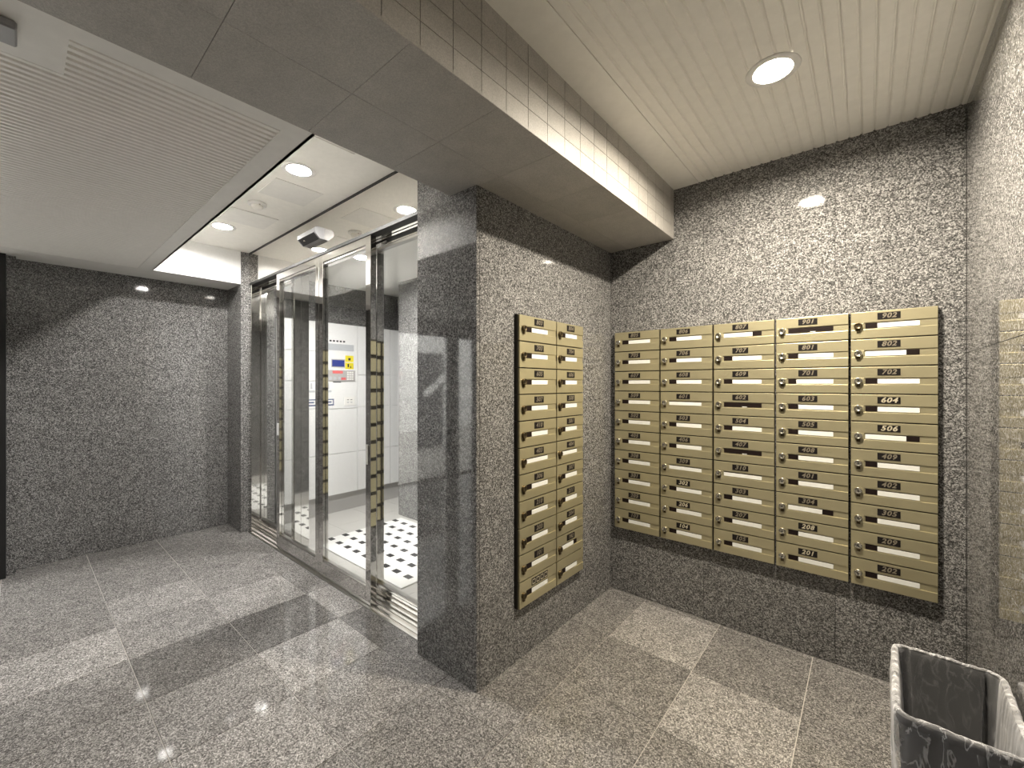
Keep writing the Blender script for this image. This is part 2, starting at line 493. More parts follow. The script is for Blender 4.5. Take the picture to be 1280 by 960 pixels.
# ------------------------------------------------------------------ downlight builder
ring_me = lathe_mesh('trim_ring', [(0.060, 0.012), (0.060, -0.002), (0.066, -0.004), (0.086, -0.003), (0.089, 0.0), (0.070, 0.0)], 'lamp_ring')
can_me = lathe_mesh('can', [(0.0, 0.06), (0.074, 0.06), (0.074, 0.002)], 'reflector')
def lens_mesh(mat):
    return lathe_mesh('lens', [(0.0, 0.007), (0.03, 0.0075), (0.0595, 0.010), (0.0595, 0.024), (0.0, 0.024)], mat)
lens_me = {k: lens_mesh(k) for k in ('lamp_warm', 'lamp_white', 'lamp_hall')}


def hole_board(x0, x1, y0, y1, z0, z1, holes, mat, name, label=None, cat=None, parent=None, r=0.078, seg=32):
    """Flat board with round openings for the lamps."""
    bm = bmesh.new()
    # split the board into strips in x with one hole in a square cell each
    cells = []
    hs = sorted(holes)
    cut = [x0]
    for hx, hy in hs:
        cut += [hx - 0.1, hx + 0.1]
    cut.append(x1)
    vz = {}
    def quad(a, b, c, d):
        vs = []
        for p in (a, b, c, d):
            k = (round(p[0], 5), round(p[1], 5), round(p[2], 5))
            if k not in vz:
                vz[k] = bm.verts.new(k)
            vs.append(vz[k])
        try:
            bm.faces.new(vs)
        except ValueError:
            pass
    for i, (a, b) in enumerate(zip(cut, cut[1:])):
        if i % 2 == 0:
            for z in (z0, z1):
                quad((a, y0, z), (b, y0, z), (b, y1, z), (a, y1, z))
            continue
        hx, hy = hs[i // 2]
        for (c, d) in ((y0, hy - 0.1), (hy + 0.1, y1)):
            for z in (z0, z1):
                quad((a, c, z), (b, c, z), (b, d, z), (a, d, z))
        for k in range(seg):
            t0, t1 = 2 * math.pi * k / seg, 2 * math.pi * (k + 1) / seg
            def sq(t):
                c, s = math.cos(t), math.sin(t)
                q = 0.1 / max(abs(c), abs(s))
                return hx + c * q, hy + s * q
            def ci(t):
                return hx + r * math.cos(t), hy + r * math.sin(t)
            for z in (z0, z1):
                quad((*ci(t0), z), (*sq(t0), z), (*sq(t1), z), (*ci(t1), z))
            quad((*ci(t0), z0), (*ci(t1), z0), (*ci(t1), z1), (*ci(t0), z1))
    for (ax, ay, bx_, by) in ((x0, y0, x1, y0), (x1, y0, x1, y1), (x1, y1, x0, y1), (x0, y1, x0, y0)):
        quad((ax, ay, z0), (bx_, by, z0), (bx_, by, z1), (ax, ay, z1))
    bmesh.ops.recalc_face_normals(bm, faces=bm.faces)
    me = bpy.data.meshes.new(name)
    bm.to_mesh(me); bm.free()
    me.materials.append(M[mat])
    o = put(name, me, (0, 0, 0), parent)
    if label:
        tag(o, label, cat, None, 'structure')
    return o


def downlight(x, y, z, lens, label, group):
    t = thing('recessed_downlight', label, 'ceiling light', (x, y, z), 0, group)
    put('trim_ring', ring_me, (0, 0, 0), t)
    put('reflector_can', can_me, (0, 0, 0), t)
    put('lens', lens_me[lens], (0, 0, 0), t)
    return t


# ------------------------------------------------------------------ ceilings
LA = (-0.268, 1.815)
ceil_r = hole_board(BX1 - 0.1, WR + 0.08, YB - 0.05, W2 + 0.08, ZR + 0.012, ZR + 0.03, [LA], 'slat_gap', 'ceiling',
                    'cream ribbed ceiling over the mailbox alcove', 'ceiling', r=0.076)
struct('ceiling_slab', (-4.85, -1.4, 2.64), (WR + 0.15, 3.75, 2.70), 'joint', 'concrete slab above the lobby ceilings', 'ceiling')
# plain margins and slats (each slat its own piece), cut round the lamp
child_box('margin_board', (BX1 - 0.02, YB, ZR), (-0.744, W2 + 0.02, ZR + 0.012), 'ceiling', ceil_r)
pitch = 0.04533
k = 0
x = -0.744
while x < WR - 0.005:
    xe = min(x + pitch, WR + 0.02)
    def slat(y0, y1, x0=x, x1=xe):
        # profile: flat face with a sloping groove
        key = ('slat', round(x1 - x0, 4), round(y1 - y0, 4), 'ceiling')
        if key not in _cache:
            w, l = x1 - x0, y1 - y0
            pr = [(0.001, 0.010), (0.001, 0.0035), (0.006, 0.0), (w - 0.007, 0.0), (w - 0.005, 0.004), (w, 0.0045), (w, 0.010)]
            bm = bmesh.new()
            A = [bm.verts.new((px - w / 2, -l / 2, pz)) for px, pz in pr]
            B = [bm.verts.new((px - w / 2, l / 2, pz)) for px, pz in pr]
            n = len(pr)
            for i in range(n):
                bm.faces.new((A[i], A[(i + 1) % n], B[(i + 1) % n], B[i]))
            bm.faces.new(A[::-1]); bm.faces.new(B)
            bmesh.ops.recalc_face_normals(bm, faces=bm.faces)
            me = bpy.data.meshes.new('slat'); bm.to_mesh(me); bm.free(); me.materials.append(M['ceiling'])
            _cache[key] = me
        put('ceiling_slat', _cache[key], ((x0 + x1) / 2, (y0 + y1) / 2, ZR), ceil_r)
    dx = min(abs(x - LA[0]), abs(xe - LA[0])) if not (x < LA[0] < xe) else 0
    if dx < 0.064:
        hh = math.sqrt(0.066 ** 2 - dx ** 2)
        slat(YB, LA[1] - hh); slat(LA[1] + hh, W2 + 0.01)
    else:
        slat(YB, W2 + 0.01)
    x = xe
downlight(LA[0], LA[1], ZR, 'lamp_warm', 'warm recessed downlight glowing in the ribbed ceiling above the five-column mailbox bank', None)

# lobby ceiling (lower) : board with slats let in, drop edge towards the recess
RX0, RY0 = -4.33, 0.70        # recess: x > RX0, y > RY0
ceil_l = struct('ceiling_lobby', (WL - 0.05, YE - 0.1, ZL + 0.014), (BX0 + 0.012, RY0 - 0.012, 2.60), 'slat_gap',
                'grey ribbed lower ceiling of the lobby with flat margins', 'ceiling')
child_box('margin_board', (WL - 0.02, 0.61, ZL), (BX0 + 0.001, RY0, ZL + 0.014), 'ceiling_grey', ceil_l)
child_box('margin_board', (-1.598, 0.088, ZL), (BX0 + 0.001, 0.61, ZL + 0.014), 'ceiling_grey', ceil_l)
child_box('access_board', (-1.79, -0.6, ZL - 0.002), (BX0 + 0.001, 0.088, ZL + 0.014), 'ceiling_grey', ceil_l)
child_box('margin_board', (WL - 0.02, YE, ZL), (-4.36, 0.61, ZL + 0.014), 'ceiling_grey', ceil_l)
child_box('margin_board', (-4.36, YE, ZL), (BX0 + 0.001, -0.6, ZL + 0.014), 'ceiling_grey', ceil_l)
child_box('margin_board', (WL - 0.02, RY0, ZL), (RX0 - 0.012, 1.32, ZL + 0.014), 'ceiling_grey', ceil_l)
child_box('edge_board', (RX0 - 0.012, RY0 - 0.012, ZL), (BX0, RY0, ZC + 0.03), 'white_paint', ceil_l)
child_box('recess_end_board', (RX0 - 0.012, RY0, ZL), (RX0, 1.309, ZC + 0.03), 'white_panel', ceil_l)
multi('drop_core', [((WL - 0.05 - ceil_l.location.x, RY0 - ceil_l.location.y, ZL + 0.014 - ceil_l.location.z),
                     (RX0 - 0.012 - ceil_l.location.x, 1.309 - ceil_l.location.y, 2.60 - ceil_l.location.z))], 'joint', ceil_l)


def ribs(parent, x0, x1, y0, y1, z, pitch, mat, depth=0.012):
    n = int(round((x1 - x0) / pitch)); p = (x1 - x0) / n
    for i in range(n):
        a = x0 + i * p
        key = ('rib', round(p, 5), round(y1 - y0, 4), mat)
        if key not in _cache:
            w, l = p, y1 - y0
            pr = [(0.0, depth), (0.0, 0.006), (0.006, 0.0), (w - 0.012, 0.0), (w - 0.008, 0.006), (w, 0.006), (w, depth)]
            bm = bmesh.new()
            A = [bm.verts.new((px - w / 2, -l / 2, pz)) for px, pz in pr]
            B = [bm.verts.new((px - w / 2, l / 2, pz)) for px, pz in pr]
            m_ = len(pr)
            for q in range(m_):
                bm.faces.new((A[q], A[(q + 1) % m_], B[(q + 1) % m_], B[q]))
            bm.faces.new(A[::-1]); bm.faces.new(B)
            bmesh.ops.recalc_face_normals(bm, faces=bm.faces)
            me = bpy.data.meshes.new('rib'); bm.to_mesh(me); bm.free(); me.materials.append(M[mat])
            _cache[key] = me
        lp = parent.location
        put('ceiling_slat', _cache[key], (a + p / 2 - lp.x, (y0 + y1) / 2 - lp.y, z - lp.z), parent)


ribs(ceil_l, -1.79, -1.598, 0.088, 0.61, ZL + 0.002, 0.030, 'slat')
ribs(ceil_l, -4.36, -1.79, -0.6, 0.61, ZL + 0.002, 0.030, 'slat')

# recess ceiling in front of the doors
LR = [(-2.43, 1.02), (-3.745, 1.01)]
ceil_c = hole_board(RX0 - 0.01, PX0 + 0.27, RY0, YD + 0.06, ZC, ZC + 0.02, LR, 'ceiling', 'ceiling_recess',
                    'white raised ceiling strip with downlights in front of the glass doors', 'ceiling', r=0.076)
for (a, b, c, d) in ((-3.57, -3.28, 0.93, 1.235), (-2.90, -2.62, 0.97, 1.25)):
    child_box('access_panel', (a, c, ZC - 0.004), (b, d, ZC), 'ceiling_grey', ceil_c, 0.001)
child_box('grille_backing', (-2.06, 0.74, ZC - 0.003), (-1.56, 1.13, ZC), 'slat_gap', ceil_c)
for i in range(13):
    a = -2.06 + i * 0.0385
    child_box('grille_slat', (a + 0.005, 0.74, ZC - 0.012), (a + 0.034, 1.13, ZC - 0.003), 'ceiling', ceil_c)
downlight(*LR[0], ZC, 'lamp_white', 'white recessed downlight in the raised ceiling strip, close to the dark pillar', 'downlights in the raised ceiling strip')
downlight(*LR[1], ZC, 'lamp_white', 'white recessed downlight in the raised ceiling strip, close to its white end board', 'downlights in the raised ceiling strip')

# smoke detector
sd = thing('smoke_detector', 'small round white detector on the raised ceiling strip between the downlights', 'smoke detector', (-3.09, 1.03, ZC))
put('base', lathe_mesh('detector_base', [(0, 0), (0.055, 0), (0.055, -0.012), (0.045, -0.016), (0, -0.016)], 'lamp_ring'), (0, 0, 0), sd)
put('sensor_head', lathe_mesh('detector_head', [(0.036, -0.016), (0.036, -0.028), (0.024, -0.038), (0, -0.040)], 'ceiling'), (0, 0, 0), sd)
put('status_lamp', lathe_mesh('detector_lamp', [(0, -0.014), (0.006, -0.017), (0, -0.022)], 'chrome', 12), (0.044, 0.0, 0), sd)

# grey box on the lobby ceiling by the entrance
gb = thing('ceiling_sensor', 'grey box fixed under the lobby ceiling near the street entrance', 'sensor', (-1.66, -0.045, ZL - 0.002))
bx('housing', (-0.045, -0.045, -0.022), (0.045, 0.045, 0.0), 'sensor_grey', gb, 0.004)
bx('lens_window', (-0.03, -0.03, -0.025), (0.03, -0.005, -0.022), 'black', gb)

# ------------------------------------------------------------------ glass door set
ztr = 2.275
transom = struct('trim_1', (-4.33, YD, ztr), (PX0 + 0.0, YD + 0.17, ZC), 'steel_mirror',
                 'mirror-polished steel transom above the sliding glass doors', 'transom')
child_box('cover_strip', (-4.33, YD - 0.006, ZC - 0.010), (PX0, YD, ZC), 'dark_gap', transom)
child_box('door_slot', (-4.33, YD - 0.002, ztr - 0.020), (PX0, YD + 0.05, ztr), 'dark_gap', transom)
child_box('inner_cover', (-4.33, YD + 0.052, ztr - 0.022), (PX0, YD + 0.17, ztr), 'steel', transom)
fj = struct('trim_2', (-4.33, YD, 0), (-4.285, YD + 0.13, ztr - 0.022), 'steel', 'polished steel post against the granite jamb of the glass doors', 'door frame', 0.002)
fj2 = struct('trim_3', (PX0 - 0.03, YD + 0.07, 0), (PX0, YD + 0.13, ztr - 0.022), 'steel', 'polished steel post against the dark pillar beside the glass doors', 'door frame', 0.002)
# threshold with tracks
sill = struct('trim_4', (-4.33, YD - 0.02, -0.02), (PX0, YD + 0.17, -0.004), 'steel_brushed', 'steel floor track under the sliding glass doors', 'door track')
for a, b in ((-0.02, -0.006), (0.012, 0.028), (0.052, 0.066), (0.078, 0.10), (0.12, 0.17)):
    child_box('track_rail', (-4.33, YD + a, -0.004), (PX0, YD + b, 0.004), 'steel_brushed', sill)
for a, b in ((-0.005, 0.011), (0.029, 0.051), (0.067, 0.077)):
    child_box('track_groove', (-4.33, YD + a, -0.006), (PX0, YD + b, -0.003), 'dark_gap', sill)


def leaf(name, xa, xb, y, zt, label, st=(0.055, 0.055), rail=0.11, dep=0.04, top=0.05, plate=None, z0=0.006):
    r = tag(thing(name, label, 'glass door', ((xa + xb) / 2, y, 0)), label, 'glass door', None, 'structure')
    def c(n, lo, hi, m, b=0.0):
        return child_box(n, lo, hi, m, r, b)
    c('stile', (xa, y, z0), (xa + st[0], y + dep, zt), 'steel', 0.0015)
    c('stile', (xb - st[1], y, z0), (xb, y + dep, zt), 'steel', 0.0015)
    c('bottom_rail', (xa + st[0], y, z0), (xb - st[1], y + dep, rail), 'steel', 0.0015)
    c('top_rail', (xa + st[0], y, zt - top), (xb - st[1], y + dep, zt), 'steel', 0.0015)
    c('glass_pane', (xa + st[0], y + dep / 2 - 0.004, rail), (xb - st[1], y + dep / 2 + 0.004, zt - top), 'glass')
    for (u0, u1, v0, v1) in ((xa + st[0], xb - st[1], rail, rail + 0.012), (xa + st[0], xb - st[1], zt - top - 0.012, zt - top)):
        c('glazing_bead', (u0, y + 0.008, v0), (u1, y + dep - 0.008, v1), 'steel_brushed')
    if plate:
        c('push_plate', (plate[0], y - 0.006, plate[2]), (plate[1], y, plate[3]), 'white_panel' if plate[4] else 'steel_brushed', 0.001)
    return r


zt = ztr - 0.024
leaf('door_1', -3.71, -2.962, YD, zt, 'sliding glass door leaf on the side of the far granite wall, steel framed',
     plate=(-3.69, -3.665, 0.93, 1.03, True))
leaf('door_2', -2.958, -2.29, YD, zt, 'sliding glass door leaf on the side of the dark pillar, steel framed',
     plate=(-2.335, -2.31, 0.86, 0.98, False))
sd1 = leaf('window_1', -4.285, -3.545, YD + 0.075, zt, 'fixed glass sidelight beside the far granite jamb', st=(0.02, 0.06), rail=0.09, dep=0.05)
child_box('post', (-3.60, YD + 0.125, 0.006), (-3.545, YD + 0.19, zt), 'steel', sd1, 0.001)
sd2 = leaf('window_2', -2.40, PX0 - 0.03, YD + 0.075, zt, 'fixed glass sidelight beside the dark pillar', st=(0.06, 0.02), rail=0.09, dep=0.05)

# door sensor on the transom
sn = thing('door_sensor', 'silver automatic door sensor box mounted on the mirror transom', 'sensor', (-3.015, YD, 2.39))
def wedge(name, pts, x0, x1, mat, parent):
    bm = bmesh.new()
    A = [bm.verts.new((x0, a, b)) for a, b in pts]; B = [bm.verts.new((x1, a, b)) for a, b in pts]
    n = len(pts)
    for i in range(n):
        bm.faces.new((A[i], A[(i + 1) % n], B[(i + 1) % n], B[i]))
    bm.faces.new(A[::-1]); bm.faces.new(B)
    bmesh.ops.recalc_face_normals(bm, faces=bm.faces)
    me = bpy.data.meshes.new(name); bm.to_mesh(me); bm.free(); me.materials.append(M[mat])
    return put(name, me, (0, 0, 0), parent)
wedge('housing', [(0, 0.045), (-0.055, 0.042), (-0.068, 0.030), (-0.068, 0.002), (-0.03, -0.035), (0, -0.035)], -0.135, 0.135, 'sensor_grey', sn)
wedge('detector_window', [(-0.0692, 0.0), (-0.031, -0.0375), (-0.029, -0.036), (-0.067, 0.002)], -0.12, 0.12, 'black', sn)
put('eye', lathe_mesh('eye', [(0, -0.004), (0.010, -0.003), (0.010, 0.004), (0, 0.004)], 'chrome', 16), (-0.06, -0.048, -0.017), sn)

# ------------------------------------------------------------------ text meshes
def text_meshes(strings, size, shear=0.25, bold=0.0):
    objs = []
    for s in strings:
        cu = bpy.data.curves.new('text', 'FONT')
        cu.body = s; cu.size = size; cu.shear = shear; cu.offset = bold; cu.extrude = 0.0003
        cu.align_x = 'CENTER'; cu.align_y = 'CENTER'; cu.resolution_u = 3
        cu.space_character = 1.15
        o = bpy.data.objects.new('text', cu); COL.objects.link(o); objs.append((s, o))
    dg = bpy.context.evaluated_depsgraph_get()
    dg.update()
    res = {}
    for s, o in objs:
        me = bpy.data.meshes.new_from_object(o.evaluated_get(dg))
        me.materials.clear()
        # text lies in xy: stand it up to face -y
        for v in me.vertices:
            x_, y_, z_ = v.co
            v.co = (x_, -z_, y_)
        res[s] = me
    for s, o in objs:
        cu = o.data
        bpy.data.objects.remove(o); bpy.data.curves.remove(cu)
    return res


# ------------------------------------------------------------------ mailboxes
BANK = [['805', '806', '807', '901', '902'], ['705', '706', '707', '801', '802'], ['607', '608', '609', '701', '702'],
        ['509', '601', '602', '603', '604'], ['502', '503', '504', '505', '506'], ['405', '406', '407', '408', '409'],
        ['308', '309', '310', '401', '402'], ['301', '302', '303', '304', '305'], ['205', '206', '207', '208', '209'],
        ['103', '104', '105', '201', '202']]
SIDE = [['803', '804'], ['703', '704'], ['605', '606'], ['507', '508'], ['410', '501'], ['403', '404'], ['306', '307'],
        ['210', '211'], ['203', '204'], ['101', '102']]
BRIGHT = {'604', '506'}
CLEAR = {'604', '506', '706', '601', '503', '406', '302', '206', '104', '602', '504', '407', '310', '303', '201', '208', '702', '802'}
ALLN = sorted({n for r in BANK + SIDE for n in r})
TXT = text_meshes(ALLN, 0.030, 0.25, 0.0009)
ORD = ['first', 'second', 'third', 'fourth', 'fifth', 'sixth', 'seventh', 'eighth', 'ninth', 'tenth', 'eleventh']


def door_mesh(w, h):
    key = ('mdoor', round(w, 4), round(h, 4))
    if key not in _cache:
        z1, z2 = h * 0.335, h * 0.585      # recessed band (z up)
        xl = w * 0.165
        bm = bmesh.new()
        def cube(lo, hi, bev=0.0):
            r = bmesh.ops.create_cube(bm, size=1.0)
            bmesh.ops.scale(bm, vec=[b - a for a, b in zip(lo, hi)], verts=r['verts'])
            bmesh.ops.translate(bm, vec=[(a + b) / 2 for a, b in zip(lo, hi)], verts=r['verts'])
            if bev:
                ed = list({e for v in r['verts'] for e in v.link_edges})
                bmesh.ops.bevel(bm, geom=ed, offset=bev, segments=2, affect='EDGES', profile=0.5)
        cube((0, -0.0265, 0), (w, -0.018, h))
        cube((0, -0.030, 0), (w, -0.020, z1), 0.0012)
        cube((0, -0.030, z2), (w, -0.020, h), 0.0012)
        cube((0, -0.030, z1 + 0.0002), (xl, -0.020, z2 - 0.0002), 0.0008)
        me = bpy.data.meshes.new('mailbox_door'); bm.to_mesh(me); bm.free(); me.materials.append(M['gold'])
        _cache[key] = me
    return _cache[key]


knob_me = {}
for k_, m_ in (('chrome', 'chrome'), ('bronze', 'bronze')):
    knob_me[k_] = lathe_mesh('lock_' + k_, [(0.0, 0.011), (0.0100, 0.0112), (0.0112, 0.0128), (0.0135, 0.0128), (0.0152, 0.011), (0.0152, 0.0)], m_, 20, 'Y')
key_me = boxes_mesh('keyhole', [((-0.0013, -0.0122, -0.006), (0.0013, -0.0108, 0.006))], 'black')
tail_me = boxes_mesh('latch', [((-0.006, -0.006, -0.028), (0.0075, 0.0, -0.010))], 'bronze')


def mailbox(loc, rz, w, h, num, state, label, group, knob='chrome', plate='normal', through=False, row=0):
    t = thing('mailbox', label, 'mailbox', loc, rz, group)
    g = 0.0028
    dw, dh = w - 2 * g, h - 2 * g
    depth = 0.40 if through else 0.0
    bx('case', (0.0006, -0.0185, 0.0006), (w - 0.0006, depth, h - 0.0006), 'case', t)
    put('door', door_mesh(dw, dh), (g, 0, g), t)
    kn = put('lock', knob_me[knob], (w * 0.098, -0.030, h * 0.475), t)
    put('keyhole', key_me, (0, 0, 0), kn)
    put('latch', tail_me, (0, 0, 0), kn)
    s0, s1 = w * 0.185, w * (0.80 if not through else 0.74)
    z0, z1 = h * 0.375, h * 0.560
    bx('slot', (s0, -0.0278, z0), (s1, -0.0262, z1), 'slot', t)
    lw = (s1 - s0) * (0.235 if state != 'N' else 0.19)
    if state in ('L', 'N'):
        bx('name_card', (s0 + lw, -0.0292, z0), (s1, -0.0276, z1 - 0.002), 'card', t)
    elif state == 'R':
        bx('name_card', (s0, -0.0292, z0), (s1 - lw, -0.0276, z1 - 0.002), 'card', t)
    elif state == 'W':
        bx('name_card', (s0, -0.0292, z0), (s1, -0.0276, z1 - 0.004), 'card', t)
    else:
        bx('name_card', (s0 + (s1 - s0) * 0.5, -0.0292, z0), (s0 + (s1 - s0) * 0.62, -0.0276, z0 + 0.004), 'card', t)
    if plate == 'normal':
        pw, ph = (0.077, 0.030) if not through else (0.078, 0.032)
        px, pz = (w * 0.46 if not through else w * 0.5), h * 0.785
        p = bx('number_plate', (px - pw / 2, -0.0315, pz - ph / 2), (px + pw / 2, -0.0298, pz + ph / 2), 'plate', t)
        o = bpy.data.objects.new('numerals', TXT[num].copy())
        o.data.materials.append(M['numeral' if num in BRIGHT or num in ('201', '208', '206', '104', '302') else 'numeral_dim'])
        o.location = (0, -0.0012, 0)
        finish(o, None, p)
        if num in BRIGHT:
            o.scale = (1.12, 1, 1.05)
    elif plate == 'wide':
        pw, ph = 0.136, 0.034
        px, pz = w * 0.52, h * 0.785
        p = bx('number_plate', (px - pw / 2, -0.0312, pz - ph / 2), (px + pw / 2, -0.0298, pz + ph / 2), 'plate', t)
        for q in range(4):
            cx = -pw / 2 + pw * (q + 0.5) / 4
            multi('character_square', [((cx - 0.012, -0.0016, -0.012), (cx + 0.012, -0.0006, -0.0085)), ((cx - 0.012, -0.0016, 0.0085), (cx + 0.012, -0.0006, 0.012)),
                                       ((cx - 0.012, -0.0016, -0.0085), (cx - 0.0085, -0.0006, 0.0085)), ((cx + 0.0085, -0.0016, -0.0085), (cx + 0.012, -0.0006, 0.0085))], 'numeral', p)
    if through:
        bx('rear_door', (0.012, 0.43, 0.016), (w - 0.012, 0.445, h - 0.014), 'gold', t, 0.0015)
        bx('rear_frame', (0.001, 0.4, 0.001), (w - 0.001, 0.43, h - 0.001), 'case', t)
    return t


BX_ = [-1.274, -0.970, -0.6655, -0.3635, -0.0615, 0.2385]
BX_ = [x * (W2 - 0.03) / W2 for x in BX_]
BZ0, BZ1 = 0.418, 1.684
bh = (BZ1 - BZ0) / 10
STATE = {(3, 1): 'W', (6, 1): 'W', (0, 2): 'R', (3, 2): 'D', (5, 2): 'D', (6, 2): 'W', (0, 3): 'D', (2, 3): 'N', (7, 3): 'R', (1, 4): 'R', (4, 4): 'R'}
for r in range(10):
    for c in range(5):
        n = BANK[r][c]
        nm = f'gold mailbox {n}' if n in CLEAR else 'gold mailbox'
        lab = f'{nm} in the five-column bank, {ORD[c]} column from the inner corner, {ORD[r]} row down'
        mailbox((BX_[c], W2, BZ1 - (r + 1) * bh), 0.0, BX_[c + 1] - BX_[c] - 0.004, bh, n, STATE.get((r, c), 'L'), lab,
                'mailboxes of the five-column bank', 'bronze' if (r, c) == (0, 4) else 'chrome')
SYs = [1.553, 1.871, 2.148]
SZ1 = 1.687
sh = (1.687 - 0.265) / 11
SST = {(5, 0): 'W', (5, 1): 'W', (9, 1): 'R'}
for r in range(11):
    for c in range(2):
        side = 'column by the pillar edge' if c == 0 else 'column by the inner corner'
        lab = f'gold mailbox in the narrow two-column bank, {side}, {ORD[r]} row down'
        mailbox((W1, SYs[c], SZ1 - (r + 1) * sh), math.pi / 2, SYs[c + 1] - SYs[c] - 0.002, sh,
                SIDE[r][c] if r < 10 else '101', SST.get((r, c), 'L'), lab, 'mailboxes of the narrow two-column bank', 'bronze',
                'normal' if r < 10 else ('wide' if c == 0 else 'none'), True, r)

# ------------------------------------------------------------------ waste bin and its liner
def rrect(x0, x1, y0, y1, r, n=6):
    pts = []
    for cx, cy, a0 in ((x1 - r, y1 - r, 0), (x0 + r, y1 - r, 90), (x0 + r, y0 + r, 180), (x1 - r, y0 + r, 270)):
        for k in range(n + 1):
            a = math.radians(a0 + 90.0 * k / n)
            pts.append((cx + r * math.cos(a), cy + r * math.sin(a)))
    return pts


def dense(pts, step=0.012):
    out = []
    for a, b in zip(pts, pts[1:] + pts[:1]):
        d = math.dist(a, b); n = max(1, int(d / step))
        for k in range(n):
            out.append((a[0] + (b[0] - a[0]) * k / n, a[1] + (b[1] - a[1]) * k / n))
    return out


def skin_rings(name, rings, mat, loc, close_bottom=False, parent=None, smooth=True):
    bm = bmesh.new()
    V = [[bm.verts.new(p) for p in r] for r in rings]
    n = len(V[0])
    for a, b in zip(V, V[1:]):
        for k in range(n):
            bm.faces.new((a[k], a[(k + 1) % n], b[(k + 1) % n], b[k]))
    if close_bottom:
        bm.faces.new(V[-1])
    bmesh.ops.recalc_face_normals(bm, faces=bm.faces)
    me = bpy.data.meshes.new(name); bm.to_mesh(me); bm.free(); me.materials.append(M[mat])
    if smooth:
        for f in me.polygons:
            f.use_smooth = True
    return put(name, me, loc, parent)


BC = (0.179, 1.664)
bw, bl, BH = 0.113, 0.192, 0.495
waste = thing('waste_bin', 'dark grey rectangular waste bin standing against the polished side wall', 'bin', (BC[0], BC[1], 0.0), math.radians(-1.5))
def ring(f, z, r=0.028, off=0.0):
    return [(x_, y_, z) for x_, y_ in rrect(-bw * f - off, bw * f + off, -bl * f - off, bl * f + off, r)]
skin_rings('shell', [ring(0.84, 0.0), ring(0.84, 0.004), ring(1.0, BH), ring(1.0, BH, off=-0.004), ring(0.84, 0.012, off=-0.004)], 'bin', (0, 0, 0), True, waste)
skin_rings('rim', [ring(1.0, BH - 0.02, off=0.0), ring(1.0, BH - 0.02, off=0.006), ring(1.0, BH, off=0.006), ring(1.0, BH, off=0.0)], 'bin', (0, 0, 0), False, waste, False)
base = dense(rrect(-bw, bw, -bl, bl, 0.028), 0.006)
rnd = random.Random(3)
ph = [rnd.uniform(0, 6.28) for _ in range(8)]
def wob(i, n, z, a):
    t = 2 * math.pi * i / n
    return a * (0.5 * math.sin(9 * t + ph[0] + 14 * z) + 0.35 * math.sin(17 * t + ph[1] - 22 * z) + 0.3 * math.sin(31 * t + ph[2] + 9 * z) + 0.25 * math.sin(47 * t + ph[3] + 31 * z))
lr = []
nB = len(base)
prof = [(-0.012, 0.20, 0.004), (-0.010, 0.28, 0.004), (-0.009, 0.36, 0.003), (-0.008, 0.44, 0.003), (-0.007, 0.485, 0.002), (-0.004, 0.500, 0.0015), (0.003, 0.504, 0.0015),
        (0.009, 0.500, 0.002), (0.011, 0.49, 0.0025), (0.012, 0.46, 0.004), (0.012, 0.42, 0.005), (0.012, 0.37, 0.006), (0.012, 0.31, 0.007), (0.012, 0.24, 0.008), (0.013, 0.17, 0.009)]
for off, z, a in prof:
    s = 1.0 if z > 0.47 else (0.84 + 0.16 * z / BH)
    rr = []
    for i, (x_, y_) in enumerate(base):
        d = Vector((x_, y_)); nx = Vector((max(-1, min(1, x_ / bw * 1.6)) if abs(x_) > bw - 0.03 else 0, max(-1, min(1, y_ / bl)) if abs(y_) > bl - 0.03 else 0))
        if nx.length < 1e-4:
            nx = d
        nx.normalize()
        o_ = off + abs(wob(i, nB, z, a)) * (1 if off > 0 else -1)
        zz = z + wob(i, nB, 0.0, 0.0022) + (0.007 * math.sin(2.2 * 2 * math.pi * i / nB + 1) if z < 0.3 else 0)
        rr.append((x_ * s + nx.x * o_, y_ * s + nx.y * o_, zz))
    lr.append(rr)
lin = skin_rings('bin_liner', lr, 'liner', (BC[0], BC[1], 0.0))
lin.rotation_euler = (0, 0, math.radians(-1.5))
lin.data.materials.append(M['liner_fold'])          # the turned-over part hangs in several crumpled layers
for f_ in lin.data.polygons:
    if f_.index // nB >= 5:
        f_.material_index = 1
tag(lin, 'crumpled translucent plastic bag folded over the rim of the waste bin', 'bin bag')

# ------------------------------------------------------------------ vestibule behind the doors
vf = struct('floor_vestibule', (-5.0, YD + 0.17, -0.08), (PX0, 3.70, -0.002), 'grout', 'pale tile floor of the inner hall behind the glass doors', 'floor')
vx = [-4.24 + 0.4 * k for k in range(-1, 7)]; vx = [x for x in vx if x < PX0 - 0.05] + [PX0]
vy = [YD + 0.17, 1.95, 2.35, 2.75, 3.15, 3.6]
for a, b in zip(vx, vx[1:]):
    for c, d in zip(vy, vy[1:]):
        child_box('hall_tile', (a + 0.0012, c + 0.0012, -0.010), (b - 0.0012, d - 0.0012, 0.0), 'vest_floor', vf)
ZV = 2.40
LH = (-3.20, 1.85)
vc = hole_board(-4.95, PX0 + 0.02, YD + 0.17, 3.70, ZV, ZV + 0.06, [LH], 'white_paint', 'ceiling_vestibule',
                'white ceiling of the inner hall behind the glass doors', 'ceiling', r=0.076)
vl = struct('wall_vestibule_left', (-4.90, 1.60, 0), (-4.80, 3.70, ZV), 'joint', 'dark granite wall behind the parcel lockers', 'wall')
child_box('upper_slab', (-4.80, 1.60, 2.00), (-4.33, 2.96, ZV), 'granite_wall', vl, 0.0, 1.0)
child_box('granite_slab', (-4.80, 2.96, 0.0), (-4.30, 3.60, ZV), 'granite_wall', vl, 0.0, 1.0)
